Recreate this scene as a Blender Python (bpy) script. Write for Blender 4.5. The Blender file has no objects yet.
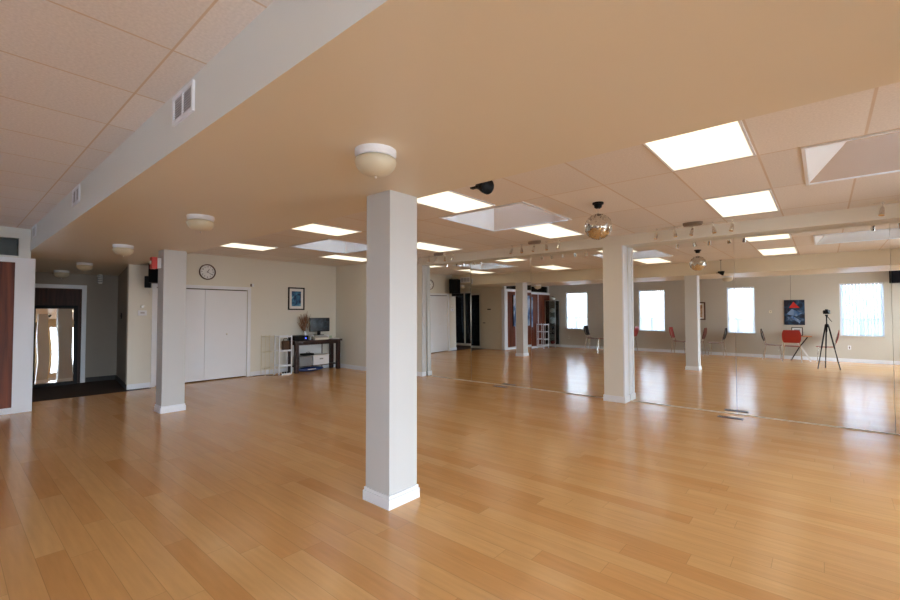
import bpy, bmesh, math, random
from mathutils import Vector, Matrix
random.seed(7)
sc = bpy.context.scene
COL = sc.collection
PI = math.pi

# ------------------------------------------------------------------ camera
yaw, pit, rol, EYE = -0.708525666, 0.0287966549, -0.00141014967, 1.45
F = Vector((math.sin(yaw) * math.cos(pit), math.cos(yaw) * math.cos(pit), math.sin(pit)))
r0 = Vector((math.cos(yaw), -math.sin(yaw), 0.0)); u0 = r0.cross(F)
R_ = r0 * math.cos(rol) + u0 * math.sin(rol)
U_ = u0 * math.cos(rol) - r0 * math.sin(rol)
cam_d = bpy.data.cameras.new('camera'); cam = bpy.data.objects.new('camera', cam_d); COL.objects.link(cam)
cam_d.sensor_width = 36.0; cam_d.lens = 435.695 / 900 * 36.0; cam_d.clip_start = 0.01; cam_d.clip_end = 300
B_ = -F
cam.matrix_world = Matrix(((R_.x, U_.x, B_.x, 0), (R_.y, U_.y, B_.y, 0), (R_.z, U_.z, B_.z, EYE), (0, 0, 0, 1)))
sc.camera = cam

# ------------------------------------------------------------------ exposure, world
sc.view_settings.view_transform = 'Standard'; sc.view_settings.look = 'None'
sc.view_settings.gamma = 1.0; sc.view_settings.use_curve_mapping = False
sc.view_settings.exposure = 1.12
sc.cycles.use_denoising = True
sc.cycles.max_bounces = 14; sc.cycles.diffuse_bounces = 7; sc.cycles.glossy_bounces = 8
sc.cycles.transparent_max_bounces = 16
sc.cycles.sample_clamp_indirect = 6.0
TROFFER = 0.62          # emission of the ceiling lights
SKY = 11.5               # daylight outside
world = bpy.data.worlds.new('world'); sc.world = world; world.use_nodes = True
wn = world.node_tree.nodes; wl = world.node_tree.links
bg = wn['Background']
tc = wn.new('ShaderNodeTexCoord'); sep = wn.new('ShaderNodeSeparateXYZ'); wl.new(tc.outputs['Generated'], sep.inputs[0])
rmp = wn.new('ShaderNodeValToRGB'); wl.new(sep.outputs['Z'], rmp.inputs[0])
rmp.color_ramp.elements[0].position = 0.0; rmp.color_ramp.elements[0].color = (0.30, 0.33, 0.36, 1)
rmp.color_ramp.elements[1].position = 0.03; rmp.color_ramp.elements[1].color = (0.74, 0.87, 1.0, 1)
wl.new(rmp.outputs[0], bg.inputs[0]); bg.inputs[1].default_value = SKY

def portal(name, loc, rot, sx, sy):
    l = bpy.data.lights.new(name, 'AREA'); l.shape = 'RECTANGLE'; l.size = sx; l.size_y = sy
    l.cycles.is_portal = True
    o = bpy.data.objects.new(name, l); COL.objects.link(o); o.location = loc; o.rotation_euler = rot
for xc in (-7.72, -5.0, -2.145, 0.82):
    portal('daylight_portal', (xc, -2.55, 1.52), (PI / 2, 0, 0), 0.94, 1.54)      # faces +y
END_WIN = [(-2.2, .8), (3.22, 3.5), (3.95, 5.6)]  # first opening is unseen, added to light the window side
for a, b in END_WIN:
    portal('daylight_portal', (3.32, (a + b) / 2, 1.3), (PI / 2, 0, PI / 2), b - a, 2.1)

# ------------------------------------------------------------------ materials
def mat(name, color, rough=0.5, metal=0.0, spec=0.5, var=0.04, scale=6.0, emis=None, estr=0.0, coat=0.0, bump=0.0, bscale=60):
    m = bpy.data.materials.new(name); m.use_nodes = True
    n = m.node_tree.nodes; l = m.node_tree.links; p = n['Principled BSDF']
    t = n.new('ShaderNodeTexCoord'); no = n.new('ShaderNodeTexNoise'); no.inputs['Scale'].default_value = scale
    l.new(t.outputs['Object'], no.inputs['Vector'])
    mr = n.new('ShaderNodeMapRange'); mr.inputs['To Min'].default_value = 1 - var; mr.inputs['To Max'].default_value = 1 + var
    l.new(no.outputs['Fac'], mr.inputs['Value'])
    mx = n.new('ShaderNodeVectorMath'); mx.operation = 'SCALE'; mx.inputs[0].default_value = color[:3]
    l.new(mr.outputs[0], mx.inputs['Scale']); l.new(mx.outputs[0], p.inputs['Base Color'])
    p.inputs['Roughness'].default_value = rough; p.inputs['Metallic'].default_value = metal
    p.inputs['Specular IOR Level'].default_value = spec; p.inputs['Coat Weight'].default_value = coat
    if emis: p.inputs['Emission Color'].default_value = (*emis, 1); p.inputs['Emission Strength'].default_value = estr
    if bump:
        nb = n.new('ShaderNodeTexNoise'); nb.inputs['Scale'].default_value = bscale; l.new(t.outputs['Object'], nb.inputs['Vector'])
        b = n.new('ShaderNodeBump'); b.inputs['Strength'].default_value = bump; b.inputs['Distance'].default_value = 0.01
        l.new(nb.outputs['Fac'], b.inputs['Height']); l.new(b.outputs[0], p.inputs['Normal'])
    return m
def mth(n, l, op, a, b=None, c=None):
    x = n.new('ShaderNodeMath'); x.operation = op
    for i, v in enumerate((a, b, c)):
        if v is None: continue
        if isinstance(v, (int, float)): x.inputs[i].default_value = v
        else: l.new(v, x.inputs[i])
    return x.outputs[0]

def mat_floor():
    m = bpy.data.materials.new('plank_floor'); m.use_nodes = True
    n = m.node_tree.nodes; l = m.node_tree.links; p = n['Principled BSDF']
    t = n.new('ShaderNodeTexCoord'); s = n.new('ShaderNodeSeparateXYZ'); l.new(t.outputs['Object'], s.inputs[0])
    W, L = 0.135, 1.25
    yr = mth(n, l, 'DIVIDE', mth(n, l, 'ADD', s.outputs['Y'], 10.005), W)
    row = mth(n, l, 'FLOOR', yr)
    wn1 = n.new('ShaderNodeTexWhiteNoise'); wn1.noise_dimensions = '1D'; l.new(row, wn1.inputs['W'])
    xr = mth(n, l, 'ADD', mth(n, l, 'DIVIDE', mth(n, l, 'ADD', s.outputs['X'], 40.0), L), mth(n, l, 'MULTIPLY', wn1.outputs['Value'], 7.0))
    col = mth(n, l, 'FLOOR', xr)
    cb = n.new('ShaderNodeCombineXYZ'); l.new(col, cb.inputs[0]); l.new(row, cb.inputs[1])
    wn2 = n.new('ShaderNodeTexWhiteNoise'); wn2.noise_dimensions = '2D'; l.new(cb.outputs[0], wn2.inputs['Vector'])
    ramp = n.new('ShaderNodeValToRGB'); l.new(wn2.outputs['Value'], ramp.inputs[0])
    e = ramp.color_ramp.elements
    e[0].position = 0.0; e[0].color = (0.60, 0.300, 0.102, 1)
    e[1].position = 1.0; e[1].color = (0.69, 0.395, 0.158, 1)
    k = e.new(0.12); k.color = (0.64, 0.335, 0.120, 1)
    k = e.new(0.55); k.color = (0.67, 0.375, 0.145, 1)
    # grain
    mp = n.new('ShaderNodeMapping'); mp.inputs['Scale'].default_value = (2.2, 26, 1); l.new(t.outputs['Object'], mp.inputs[0])
    ofs = n.new('ShaderNodeVectorMath'); ofs.operation = 'ADD'; l.new(mp.outputs[0], ofs.inputs[0])
    sc3 = n.new('ShaderNodeVectorMath'); sc3.operation = 'SCALE'; l.new(wn2.outputs['Color'], sc3.inputs[0]); sc3.inputs['Scale'].default_value = 30
    l.new(sc3.outputs[0], ofs.inputs[1])
    no = n.new('ShaderNodeTexNoise'); no.inputs['Scale'].default_value = 1.3; no.inputs['Detail'].default_value = 5; l.new(ofs.outputs[0], no.inputs['Vector'])
    mr = n.new('ShaderNodeMapRange'); mr.inputs['From Min'].default_value = 0.3; mr.inputs['From Max'].default_value = 0.7
    mr.inputs['To Min'].default_value = 0.93; mr.inputs['To Max'].default_value = 1.05; l.new(no.outputs['Fac'], mr.inputs['Value'])
    # seams
    fy = mth(n, l, 'FRACT', yr); fx = mth(n, l, 'FRACT', xr)
    dy = mth(n, l, 'MULTIPLY', mth(n, l, 'MINIMUM', fy, mth(n, l, 'SUBTRACT', 1.0, fy)), W)
    dx = mth(n, l, 'MULTIPLY', mth(n, l, 'MINIMUM', fx, mth(n, l, 'SUBTRACT', 1.0, fx)), L)
    d = mth(n, l, 'MINIMUM', dx, dy)
    seam = n.new('ShaderNodeMapRange'); seam.inputs['From Min'].default_value = 0.0006; seam.inputs['From Max'].default_value = 0.0022
    seam.inputs['To Min'].default_value = 0.72; seam.inputs['To Max'].default_value = 1.0; l.new(d, seam.inputs['Value'])
    fac = mth(n, l, 'MULTIPLY', mr.outputs[0], seam.outputs[0])
    vm = n.new('ShaderNodeVectorMath'); vm.operation = 'SCALE'; l.new(ramp.outputs[0], vm.inputs[0]); l.new(fac, vm.inputs['Scale'])
    l.new(vm.outputs[0], p.inputs['Base Color'])
    p.inputs['Roughness'].default_value = 0.19; p.inputs['Specular IOR Level'].default_value = 0.40
    # each plank lies a touch off level: breaks the reflections
    tilt = n.new('ShaderNodeVectorMath'); tilt.operation = 'SUBTRACT'; l.new(wn2.outputs['Color'], tilt.inputs[0]); tilt.inputs[1].default_value = (0.5, 0.5, 0.5)
    ts = n.new('ShaderNodeVectorMath'); ts.operation = 'MULTIPLY'; l.new(tilt.outputs[0], ts.inputs[0]); ts.inputs[1].default_value = (0.008, 0.012, 0)
    geo = n.new('ShaderNodeNewGeometry'); ad = n.new('ShaderNodeVectorMath'); ad.operation = 'ADD'
    l.new(geo.outputs['Normal'], ad.inputs[0]); l.new(ts.outputs[0], ad.inputs[1])
    nm = n.new('ShaderNodeVectorMath'); nm.operation = 'NORMALIZE'; l.new(ad.outputs[0], nm.inputs[0])
    nb = n.new('ShaderNodeTexNoise'); nb.inputs['Scale'].default_value = 9; l.new(t.outputs['Object'], nb.inputs['Vector'])
    bp = n.new('ShaderNodeBump'); bp.inputs['Strength'].default_value = 0.06; bp.inputs['Distance'].default_value = 0.004
    l.new(nb.outputs['Fac'], bp.inputs['Height']); l.new(nm.outputs[0], bp.inputs['Normal']); l.new(bp.outputs[0], p.inputs['Normal'])
    return m

def mat_tiles(name, base, line, x0, px, y0, py, lw=0.010):
    m = bpy.data.materials.new(name); m.use_nodes = True
    n = m.node_tree.nodes; l = m.node_tree.links; p = n['Principled BSDF']
    t = n.new('ShaderNodeTexCoord'); s = n.new('ShaderNodeSeparateXYZ'); l.new(t.outputs['Object'], s.inputs[0])
    ax = mth(n, l, 'DIVIDE', mth(n, l, 'SUBTRACT', s.outputs['X'], x0 - 60 * px), px)
    ay = mth(n, l, 'DIVIDE', mth(n, l, 'SUBTRACT', s.outputs['Y'], y0 - 60 * py), py)
    def dist(a, P):
        f = mth(n, l, 'FRACT', a)
        return mth(n, l, 'MULTIPLY', mth(n, l, 'MINIMUM', f, mth(n, l, 'SUBTRACT', 1.0, f)), P)
    d = mth(n, l, 'MINIMUM', dist(ax, px), dist(ay, py))
    w = n.new('ShaderNodeMapRange'); w.inputs['From Min'].default_value = lw * 0.6; w.inputs['From Max'].default_value = lw; l.new(d, w.inputs['Value'])
    cb = n.new('ShaderNodeCombineXYZ'); l.new(mth(n, l, 'FLOOR', ax), cb.inputs[0]); l.new(mth(n, l, 'FLOOR', ay), cb.inputs[1])
    wn2 = n.new('ShaderNodeTexWhiteNoise'); wn2.noise_dimensions = '2D'; l.new(cb.outputs[0], wn2.inputs['Vector'])
    tv = n.new('ShaderNodeMapRange'); tv.inputs['To Min'].default_value = 0.95; tv.inputs['To Max'].default_value = 1.03; l.new(wn2.outputs['Value'], tv.inputs['Value'])
    no = n.new('ShaderNodeTexNoise'); no.inputs['Scale'].default_value = 70; no.inputs['Detail'].default_value = 3; l.new(t.outputs['Object'], no.inputs['Vector'])
    nv = n.new('ShaderNodeMapRange'); nv.inputs['From Min'].default_value = .3; nv.inputs['From Max'].default_value = .7
    nv.inputs['To Min'].default_value = 0.93; nv.inputs['To Max'].default_value = 1.05; l.new(no.outputs['Fac'], nv.inputs['Value'])
    f2 = mth(n, l, 'MULTIPLY', tv.outputs[0], nv.outputs[0])
    vs = n.new('ShaderNodeVectorMath'); vs.operation = 'SCALE'; vs.inputs[0].default_value = base; l.new(f2, vs.inputs['Scale'])
    mx = n.new('ShaderNodeMix'); mx.data_type = 'RGBA'; l.new(w.outputs[0], mx.inputs['Factor'])
    mx.inputs['A'].default_value = (*line, 1); l.new(vs.outputs[0], mx.inputs['B'])
    l.new(mx.outputs['Result'], p.inputs['Base Color']); p.inputs['Roughness'].default_value = 0.85
    p.inputs['Specular IOR Level'].default_value = 0.25
    bp = n.new('ShaderNodeBump'); bp.inputs['Strength'].default_value = 0.35; bp.inputs['Distance'].default_value = 0.003
    l.new(no.outputs['Fac'], bp.inputs['Height']); l.new(bp.outputs[0], p.inputs['Normal'])
    return m

def mat_wood(name, c1, c2, scale=(9, 9, 0.8), rough=0.4, grooves=None):
    m = bpy.data.materials.new(name); m.use_nodes = True
    n = m.node_tree.nodes; l = m.node_tree.links; p = n['Principled BSDF']
    t = n.new('ShaderNodeTexCoord'); mp = n.new('ShaderNodeMapping'); mp.inputs['Scale'].default_value = scale; l.new(t.outputs['Object'], mp.inputs[0])
    no = n.new('ShaderNodeTexNoise'); no.inputs['Scale'].default_value = 2.0; no.inputs['Detail'].default_value = 6; no.inputs['Distortion'].default_value = .6
    l.new(mp.outputs[0], no.inputs['Vector'])
    r = n.new('ShaderNodeValToRGB'); r.color_ramp.elements[0].position = .33; r.color_ramp.elements[0].color = (*c1, 1)
    r.color_ramp.elements[1].position = .68; r.color_ramp.elements[1].color = (*c2, 1); l.new(no.outputs['Fac'], r.inputs[0])
    out = r.outputs[0]
    if grooves:
        s = n.new('ShaderNodeSeparateXYZ'); l.new(t.outputs['Object'], s.inputs[0])
        f = mth(n, l, 'FRACT', mth(n, l, 'DIVIDE', mth(n, l, 'ADD', s.outputs['Y'], 20), grooves))
        g = n.new('ShaderNodeMapRange'); g.inputs['From Min'].default_value = 0.02; g.inputs['From Max'].default_value = 0.05
        g.inputs['To Min'].default_value = .35; g.inputs['To Max'].default_value = 1; l.new(f, g.inputs['Value'])
        v = n.new('ShaderNodeVectorMath'); v.operation = 'SCALE'; l.new(out, v.inputs[0]); l.new(g.outputs[0], v.inputs['Scale']); out = v.outputs[0]
    l.new(out, p.inputs['Base Color']); p.inputs['Roughness'].default_value = rough
    return m

def mat_glass(name, tint=(1, 1, 1), gloss=0.08, rough=0.0):
    m = bpy.data.materials.new(name); m.use_nodes = True
    n = m.node_tree.nodes; l = m.node_tree.links; n.remove(n['Principled BSDF'])
    o = n['Material Output']; tr = n.new('ShaderNodeBsdfTransparent'); tr.inputs[0].default_value = (*tint, 1)
    g = n.new('ShaderNodeBsdfGlossy'); g.inputs['Roughness'].default_value = rough
    fr = n.new('ShaderNodeFresnel'); fr.inputs['IOR'].default_value = 1.45
    mn = mth(n, l, 'MAXIMUM', fr.outputs[0], gloss)
    mx = n.new('ShaderNodeMixShader'); l.new(mn, mx.inputs[0]); l.new(tr.outputs[0], mx.inputs[1]); l.new(g.outputs[0], mx.inputs[2])
    l.new(mx.outputs[0], o.inputs[0]); return m

def mat_mirror(name, tint=(0.93, 0.94, 0.92), rough=0.0, wave=0.0, wscale=1.0):
    m = bpy.data.materials.new(name); m.use_nodes = True
    n = m.node_tree.nodes; l = m.node_tree.links; p = n['Principled BSDF']
    p.inputs['Base Color'].default_value = (*tint, 1); p.inputs['Metallic'].default_value = 1; p.inputs['Roughness'].default_value = rough
    if wave:
        t = n.new('ShaderNodeTexCoord'); no = n.new('ShaderNodeTexNoise'); no.inputs['Scale'].default_value = wscale; no.inputs['Detail'].default_value = 0
        l.new(t.outputs['Object'], no.inputs['Vector'])
        b = n.new('ShaderNodeBump'); b.inputs['Strength'].default_value = 1.0; b.inputs['Distance'].default_value = wave
        l.new(no.outputs['Fac'], b.inputs['Height']); l.new(b.outputs[0], p.inputs['Normal'])
    return m

def mat_translucent(name, color, trans=0.5, through=0.0):
    m = bpy.data.materials.new(name); m.use_nodes = True
    n = m.node_tree.nodes; l = m.node_tree.links; n.remove(n['Principled BSDF'])
    d = n.new('ShaderNodeBsdfDiffuse'); d.inputs[0].default_value = (*color, 1)
    t = n.new('ShaderNodeBsdfTranslucent'); t.inputs[0].default_value = (*color, 1)
    no = n.new('ShaderNodeTexNoise'); no.inputs['Scale'].default_value = 3
    mr = n.new('ShaderNodeMapRange'); mr.inputs['To Min'].default_value = trans * .9; mr.inputs['To Max'].default_value = trans * 1.1
    l.new(no.outputs['Fac'], mr.inputs['Value'])
    mx = n.new('ShaderNodeMixShader'); l.new(mr.outputs[0], mx.inputs[0]); l.new(d.outputs[0], mx.inputs[1]); l.new(t.outputs[0], mx.inputs[2])
    out = mx.outputs[0]
    if through:
        tr = n.new('ShaderNodeBsdfTransparent'); m2 = n.new('ShaderNodeMixShader'); m2.inputs[0].default_value = through
        l.new(out, m2.inputs[1]); l.new(tr.outputs[0], m2.inputs[2]); out = m2.outputs[0]
    l.new(out, n['Material Output'].inputs[0]); return m

def mat_picture(name, cols, scale=4.0, kind='noise'):
    m = bpy.data.materials.new(name); m.use_nodes = True
    n = m.node_tree.nodes; l = m.node_tree.links; p = n['Principled BSDF']
    t = n.new('ShaderNodeTexCoord')
    no = n.new('ShaderNodeTexNoise'); no.inputs['Scale'].default_value = scale; no.inputs['Distortion'].default_value = 1.2; no.inputs['Detail'].default_value = 4
    l.new(t.outputs['Object'], no.inputs['Vector'])
    r = n.new('ShaderNodeValToRGB'); l.new(no.outputs['Fac'], r.inputs[0]); e = r.color_ramp.elements
    k = len(cols)
    e[0].position = .3; e[0].color = (*cols[0], 1); e[1].position = .7; e[1].color = (*cols[-1], 1)
    for i in range(1, k - 1):
        q = e.new(.3 + .4 * i / (k - 1)); q.color = (*cols[i], 1)
    l.new(r.outputs[0], p.inputs['Base Color']); p.inputs['Roughness'].default_value = .35
    return m

M = {}
M['floor'] = mat_floor()
M['tiles'] = mat_tiles('ceiling_tiles', (0.84, 0.79, 0.735), (0.70, 0.58, 0.46), -0.995, 0.6225, 4.215, 1.22)
M['tiles_left'] = mat_tiles('ceiling_tiles_window_side', (0.86, 0.82, 0.80), (0.70, 0.57, 0.45), -2.33, 0.6225, 0.69, 1.22, 0.0065)
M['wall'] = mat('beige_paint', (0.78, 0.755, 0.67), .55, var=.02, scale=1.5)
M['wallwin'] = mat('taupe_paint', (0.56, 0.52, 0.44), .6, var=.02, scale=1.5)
M['cream'] = mat('cream_paint', (0.78, 0.70, 0.55), .42, var=.015, scale=1.2)
M['soffitside'] = mat('soffit_daylit', (0.74, 0.75, 0.72), .5, var=.015, scale=1.2)  # neutral tone: cool window daylight put into the soffit's colour
M['column'] = mat('column_paint', (0.60, 0.605, 0.60), .45, var=.015, scale=2)
M['white'] = mat('white_gloss_paint', (0.84, 0.865, 0.91), .35, var=.01)
M['door'] = mat('white_door_paint', (0.86, 0.885, 0.93), .4, var=.01)
M['grey'] = mat('dark_grey_paint', (0.34, 0.30, 0.25), .6, var=.03)
M['carpet'] = mat('brown_carpet', (0.060, 0.035, 0.022), .95, var=.35, scale=90, bump=.8, bscale=180)
M['darkbase'] = mat('dark_baseboard', (0.03, 0.025, 0.022), .5)
M['wood'] = mat_wood('red_brown_panelling', (0.085, 0.016, 0.006), (0.24, 0.055, 0.018), (10, 10, .5), .55, .62)
M['brown'] = mat_wood('brown_door_wood', (0.030, 0.013, 0.010), (0.075, 0.030, 0.022), (12, 12, .8), .65)
M['desk'] = mat_wood('dark_desk_wood', (0.018, 0.005, 0.004), (0.045, 0.014, 0.009), (8, 3, 8), .45)
M['mirror'] = mat_mirror('mirror_glass')
M['wavymirror'] = mat_mirror('wavy_mirror_glass', wave=0.0018, wscale=1.6)
M['ball'] = mat_mirror('disco_facets', (0.74, 0.71, 0.66), .13)
M['glass'] = mat_glass('window_glass')
M['darkglass'] = mat_glass('dark_door_glass', (0.25, 0.32, 0.38), .10)
M['cabglass'] = mat_glass('cabinet_glass', (.9, .95, .95), .06)
M['blind'] = mat_translucent('blind_fabric', (0.78, 0.86, 0.95), .38)
M['sheer'] = mat_translucent('sheer_blind', (0.88, 0.92, 0.97), .44, .03)
M['drape'] = mat_translucent('cream_drape', (0.80, 0.66, 0.42), .25)
M['skypane'] = mat_translucent('skylight_pane', (0.9, 0.92, 0.95), .17)
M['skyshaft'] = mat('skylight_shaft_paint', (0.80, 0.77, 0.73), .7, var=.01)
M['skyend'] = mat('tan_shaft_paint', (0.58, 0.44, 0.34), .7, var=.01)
M['diffuser'] = mat('light_diffuser', (0.9, 0.88, 0.8), .5, emis=(1.0, 0.92, 0.70), estr=TROFFER)
M['metal'] = mat('brushed_metal', (0.72, 0.71, 0.69), .28, 1.0)
M['nickel'] = mat('dull_nickel', (0.34, 0.30, 0.27), .35, 1.0)
M['chrome'] = mat('chrome', (0.8, 0.8, 0.8), .12, 1.0)
M['black'] = mat('black_plastic', (0.006, 0.006, 0.007), .5, spec=.2)
M['blackfab'] = mat('speaker_grille', (0.008, 0.008, 0.010), .9, spec=.1, bump=.5, bscale=300)
M['red'] = mat('red_seat', (0.33, 0.022, 0.015), .4)
M['darkred'] = mat('dark_red_seat', (0.16, 0.035, 0.025), .4)
M['redplastic'] = mat('red_alarm_plastic', (0.62, 0.03, 0.015), .35)
M['bowl'] = mat('frosted_bowl', (0.66, 0.60, 0.45), .35)
M['ventdark'] = mat('vent_recess', (0.52, 0.50, 0.51), .7)
M['ivory'] = mat('ivory_plastic', (0.80, 0.78, 0.70), .4)
M['rim'] = mat('clock_rim', (0.11, 0.055, 0.035), .3)
M['paper'] = mat('paper_white', (0.85, 0.85, 0.84), .7)
M['screen'] = mat_picture('monitor_screen', [(0.006, 0.008, 0.012), (0.02, 0.035, 0.05), (0.05, 0.08, 0.11)], 9)
M['sea'] = mat_picture('sea_picture', [(0.004, 0.008, 0.03), (0.01, 0.05, 0.16), (0.05, 0.25, 0.45), (0.45, 0.65, 0.75)], 5)
M['bluecanvas'] = mat_picture('blue_canvas', [(0.01, 0.02, 0.10), (0.05, 0.14, 0.32), (0.35, 0.45, 0.6), (0.6, 0.62, 0.68)], 2.2)
M['poster'] = mat_picture('poster_blue', [(0.003, 0.005, 0.012), (0.006, 0.012, 0.03), (0.02, 0.07, 0.14), (0.28, 0.30, 0.40)], 4.5)
M['posterred'] = mat('poster_red', (0.6, 0.02, 0.01), .5)
M['warmart'] = mat_picture('warm_artwork', [(0.02, 0.04, 0.12), (0.4, 0.22, 0.10), (0.55, 0.42, 0.28), (0.3, 0.06, 0.03)], 7)
M['orange'] = mat('orange_tabletop', (0.55, 0.20, 0.05), .35)
M['reed'] = mat('dried_reed', (0.26, 0.13, 0.07), .9, var=.3, scale=30)
M['creamwire'] = mat('cream_wire', (0.80, 0.74, 0.56), .5)
M['blue'] = mat('blue_plastic', (0.02, 0.05, 0.18), .4)
M['led'] = mat('blue_led', (0.02, 0.05, 0.5), .3, emis=(0.05, 0.1, 1.0), estr=3)
M['greybox'] = mat('grey_storage', (0.26, 0.27, 0.28), .5)
M['green'] = mat('pale_green_card', (0.45, 0.55, 0.38), .6)
M['brownbag'] = mat('brown_bag', (0.10, 0.055, 0.03), .7)
M['rail'] = mat('railing_paint', (0.25, 0.27, 0.30), .5)

# ------------------------------------------------------------------ mesh helpers
def new_bm(): return bmesh.new()
def box(bm, x0, x1, y0, y1, z0, z1):
    v = [bm.verts.new((x, y, z)) for x in (x0, x1) for y in (y0, y1) for z in (z0, z1)]
    for f in ((0, 1, 3, 2), (4, 6, 7, 5), (0, 4, 5, 1), (2, 3, 7, 6), (0, 2, 6, 4), (1, 5, 7, 3)):
        bm.faces.new([v[i] for i in f])
    return v
def hexa(bm, pts):      # 4 bottom, 4 top
    v = [bm.verts.new(p) for p in pts]
    for f in ((3, 2, 1, 0), (4, 5, 6, 7), (0, 1, 5, 4), (1, 2, 6, 5), (2, 3, 7, 6), (3, 0, 4, 7)):
        bm.faces.new([v[i] for i in f])
def tube(bm, pts, r, seg=8, r2=None):
    pts = [Vector(p) for p in pts]; rings = []
    up = None
    for i, p in enumerate(pts):
        if i == 0: d = pts[1] - p
        elif i == len(pts) - 1: d = p - pts[i - 1]
        else: d = (pts[i + 1] - p).normalized() + (p - pts[i - 1]).normalized()
        d.normalize()
        if up is None: up = Vector((0, 0, 1)) if abs(d.z) < .9 else Vector((1, 0, 0))
        a = d.cross(up).normalized(); b = d.cross(a).normalized(); up = -b if b.dot(up) < 0 else b
        b = d.cross(a)
        rr = r if r2 is None else r + (r2 - r) * i / (len(pts) - 1)
        rings.append([bm.verts.new(p + (a * math.cos(2 * PI * k / seg) + b * math.sin(2 * PI * k / seg)) * rr) for k in range(seg)])
    for i in range(len(rings) - 1):
        for k in range(seg):
            bm.faces.new((rings[i][k], rings[i][(k + 1) % seg], rings[i + 1][(k + 1) % seg], rings[i + 1][k]))
    bm.faces.new(rings[0][::-1]); bm.faces.new(rings[-1])
def lathe(bm, prof, seg=32, mtx=None):
    rings = []
    for r, z in prof:
        if r < 1e-6: rings.append([bm.verts.new((0, 0, z))])
        else: rings.append([bm.verts.new((r * math.cos(2 * PI * k / seg), r * math.sin(2 * PI * k / seg), z)) for k in range(seg)])
    vs = [v for g in rings for v in g]
    for i in range(len(rings) - 1):
        a, b = rings[i], rings[i + 1]
        for k in range(seg):
            k2 = (k + 1) % seg
            if len(a) == 1 and len(b) == 1: break
            if len(a) == 1: bm.faces.new((a[0], b[k2], b[k]))
            elif len(b) == 1: bm.faces.new((a[k], a[k2], b[0]))
            else: bm.faces.new((a[k], a[k2], b[k2], b[k]))
    if mtx is not None: bmesh.ops.transform(bm, matrix=mtx, verts=vs)
def obj(name, bm, m, parent=None, bevel=0.0, smooth=False, loc=None, recalc=True):
    if bevel:
        bmesh.ops.bevel(bm, geom=bm.edges[:], offset=bevel, segments=2, profile=.6, affect='EDGES', clamp_overlap=True)
    if recalc: bmesh.ops.recalc_face_normals(bm, faces=bm.faces[:])
    me = bpy.data.meshes.new(name); bm.to_mesh(me); bm.free()
    me.materials.append(M[m] if isinstance(m, str) else m)
    if smooth:
        for f in me.polygons: f.use_smooth = True
    o = bpy.data.objects.new(name, me); COL.objects.link(o)
    if parent is not None: o.parent = parent
    if loc is not None: o.location = loc
    return o
def boxo(name, m, x0, x1, y0, y1, z0, z1, parent=None, bevel=0.0):
    bm = new_bm(); box(bm, x0, x1, y0, y1, z0, z1); return obj(name, bm, m, parent, bevel)
def thing(name, label, cat, loc=(0, 0, 0), rz=0.0, group=None, rot=None):
    o = bpy.data.objects.new(name, None); COL.objects.link(o); o.location = loc; o.rotation_euler = rot or (0, 0, rz)
    o.empty_display_size = .1
    return tag(o, label, cat, group)
def tag(o, label, cat, group=None):
    o['label'] = label; o['category'] = cat
    if group: o['group'] = group
    return o
def struct(o, label=None):
    o['kind'] = 'structure'
    if label: o['label'] = label
    return o
def sroot(name, loc=(0, 0, 0), rz=0, label=None):
    o = bpy.data.objects.new(name, None); COL.objects.link(o); o.location = loc; o.rotation_euler = (0, 0, rz); return struct(o, label)
def dup(root, loc, rz=None, label=None, group=None):
    r = root.copy(); COL.objects.link(r); r.location = loc
    if rz is not None: r.rotation_euler = (0, 0, rz)
    if label: r['label'] = label
    if group: r['group'] = group
    for ch in list(root.children):
        c = ch.copy(); COL.objects.link(c); c.parent = r
        for g in ch.children:
            d = g.copy(); COL.objects.link(d); d.parent = c
    return r
def grid_wall(bm, axis, pos, thick, a0, a1, z0, z1, holes):
    """wall plane perpendicular to axis ('x' or 'y' or 'z'), holes = (a0,a1,b0,b1)"""
    As = sorted({a0, a1, *[h[0] for h in holes], *[h[1] for h in holes]}); Zs = sorted({z0, z1, *[h[2] for h in holes], *[h[3] for h in holes]})
    # build as one slab: outer faces per cell, inner faces at hole borders
    def inside(i, j):
        if i < 0 or j < 0 or i >= len(As) - 1 or j >= len(Zs) - 1: return False
        ca, cz = (As[i] + As[i + 1]) / 2, (Zs[j] + Zs[j + 1]) / 2
        return not any(h[0] < ca < h[1] and h[2] < cz < h[3] for h in holes)
    cache = {}
    def V(i, j, k):
        if (i, j, k) not in cache:
            p = pos + (thick if k else 0)
            co = {'x': (p, As[i], Zs[j]), 'y': (As[i], p, Zs[j]), 'z': (As[i], Zs[j], p)}[axis]
            cache[(i, j, k)] = bm.verts.new(co)
        return cache[(i, j, k)]
    for i in range(len(As) - 1):
        for j in range(len(Zs) - 1):
            if not inside(i, j): continue
            for k in (0, 1): bm.faces.new((V(i, j, k), V(i + 1, j, k), V(i + 1, j + 1, k), V(i, j + 1, k)))
            if not inside(i - 1, j): bm.faces.new((V(i, j, 0), V(i, j + 1, 0), V(i, j + 1, 1), V(i, j, 1)))
            if not inside(i + 1, j): bm.faces.new((V(i + 1, j, 0), V(i + 1, j + 1, 0), V(i + 1, j + 1, 1), V(i + 1, j, 1)))
            if not inside(i, j - 1): bm.faces.new((V(i, j, 0), V(i + 1, j, 0), V(i + 1, j, 1), V(i, j, 1)))
            if not inside(i, j + 1): bm.faces.new((V(i, j + 1, 0), V(i + 1, j + 1, 0), V(i + 1, j + 1, 1), V(i, j + 1, 1)))

# ------------------------------------------------------------------ room shell
XR, YW, ZC = 3.2, -2.44, 2.70
bm = new_bm(); box(bm, -9.83, XR + .1, YW - .1, 7.5, -.1, 0); box(bm, -10.1, -9.83, 2.40, 7.5, -.1, 0)
struct(obj('floor', bm, 'floor'), 'glossy honey maple plank floor')
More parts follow.
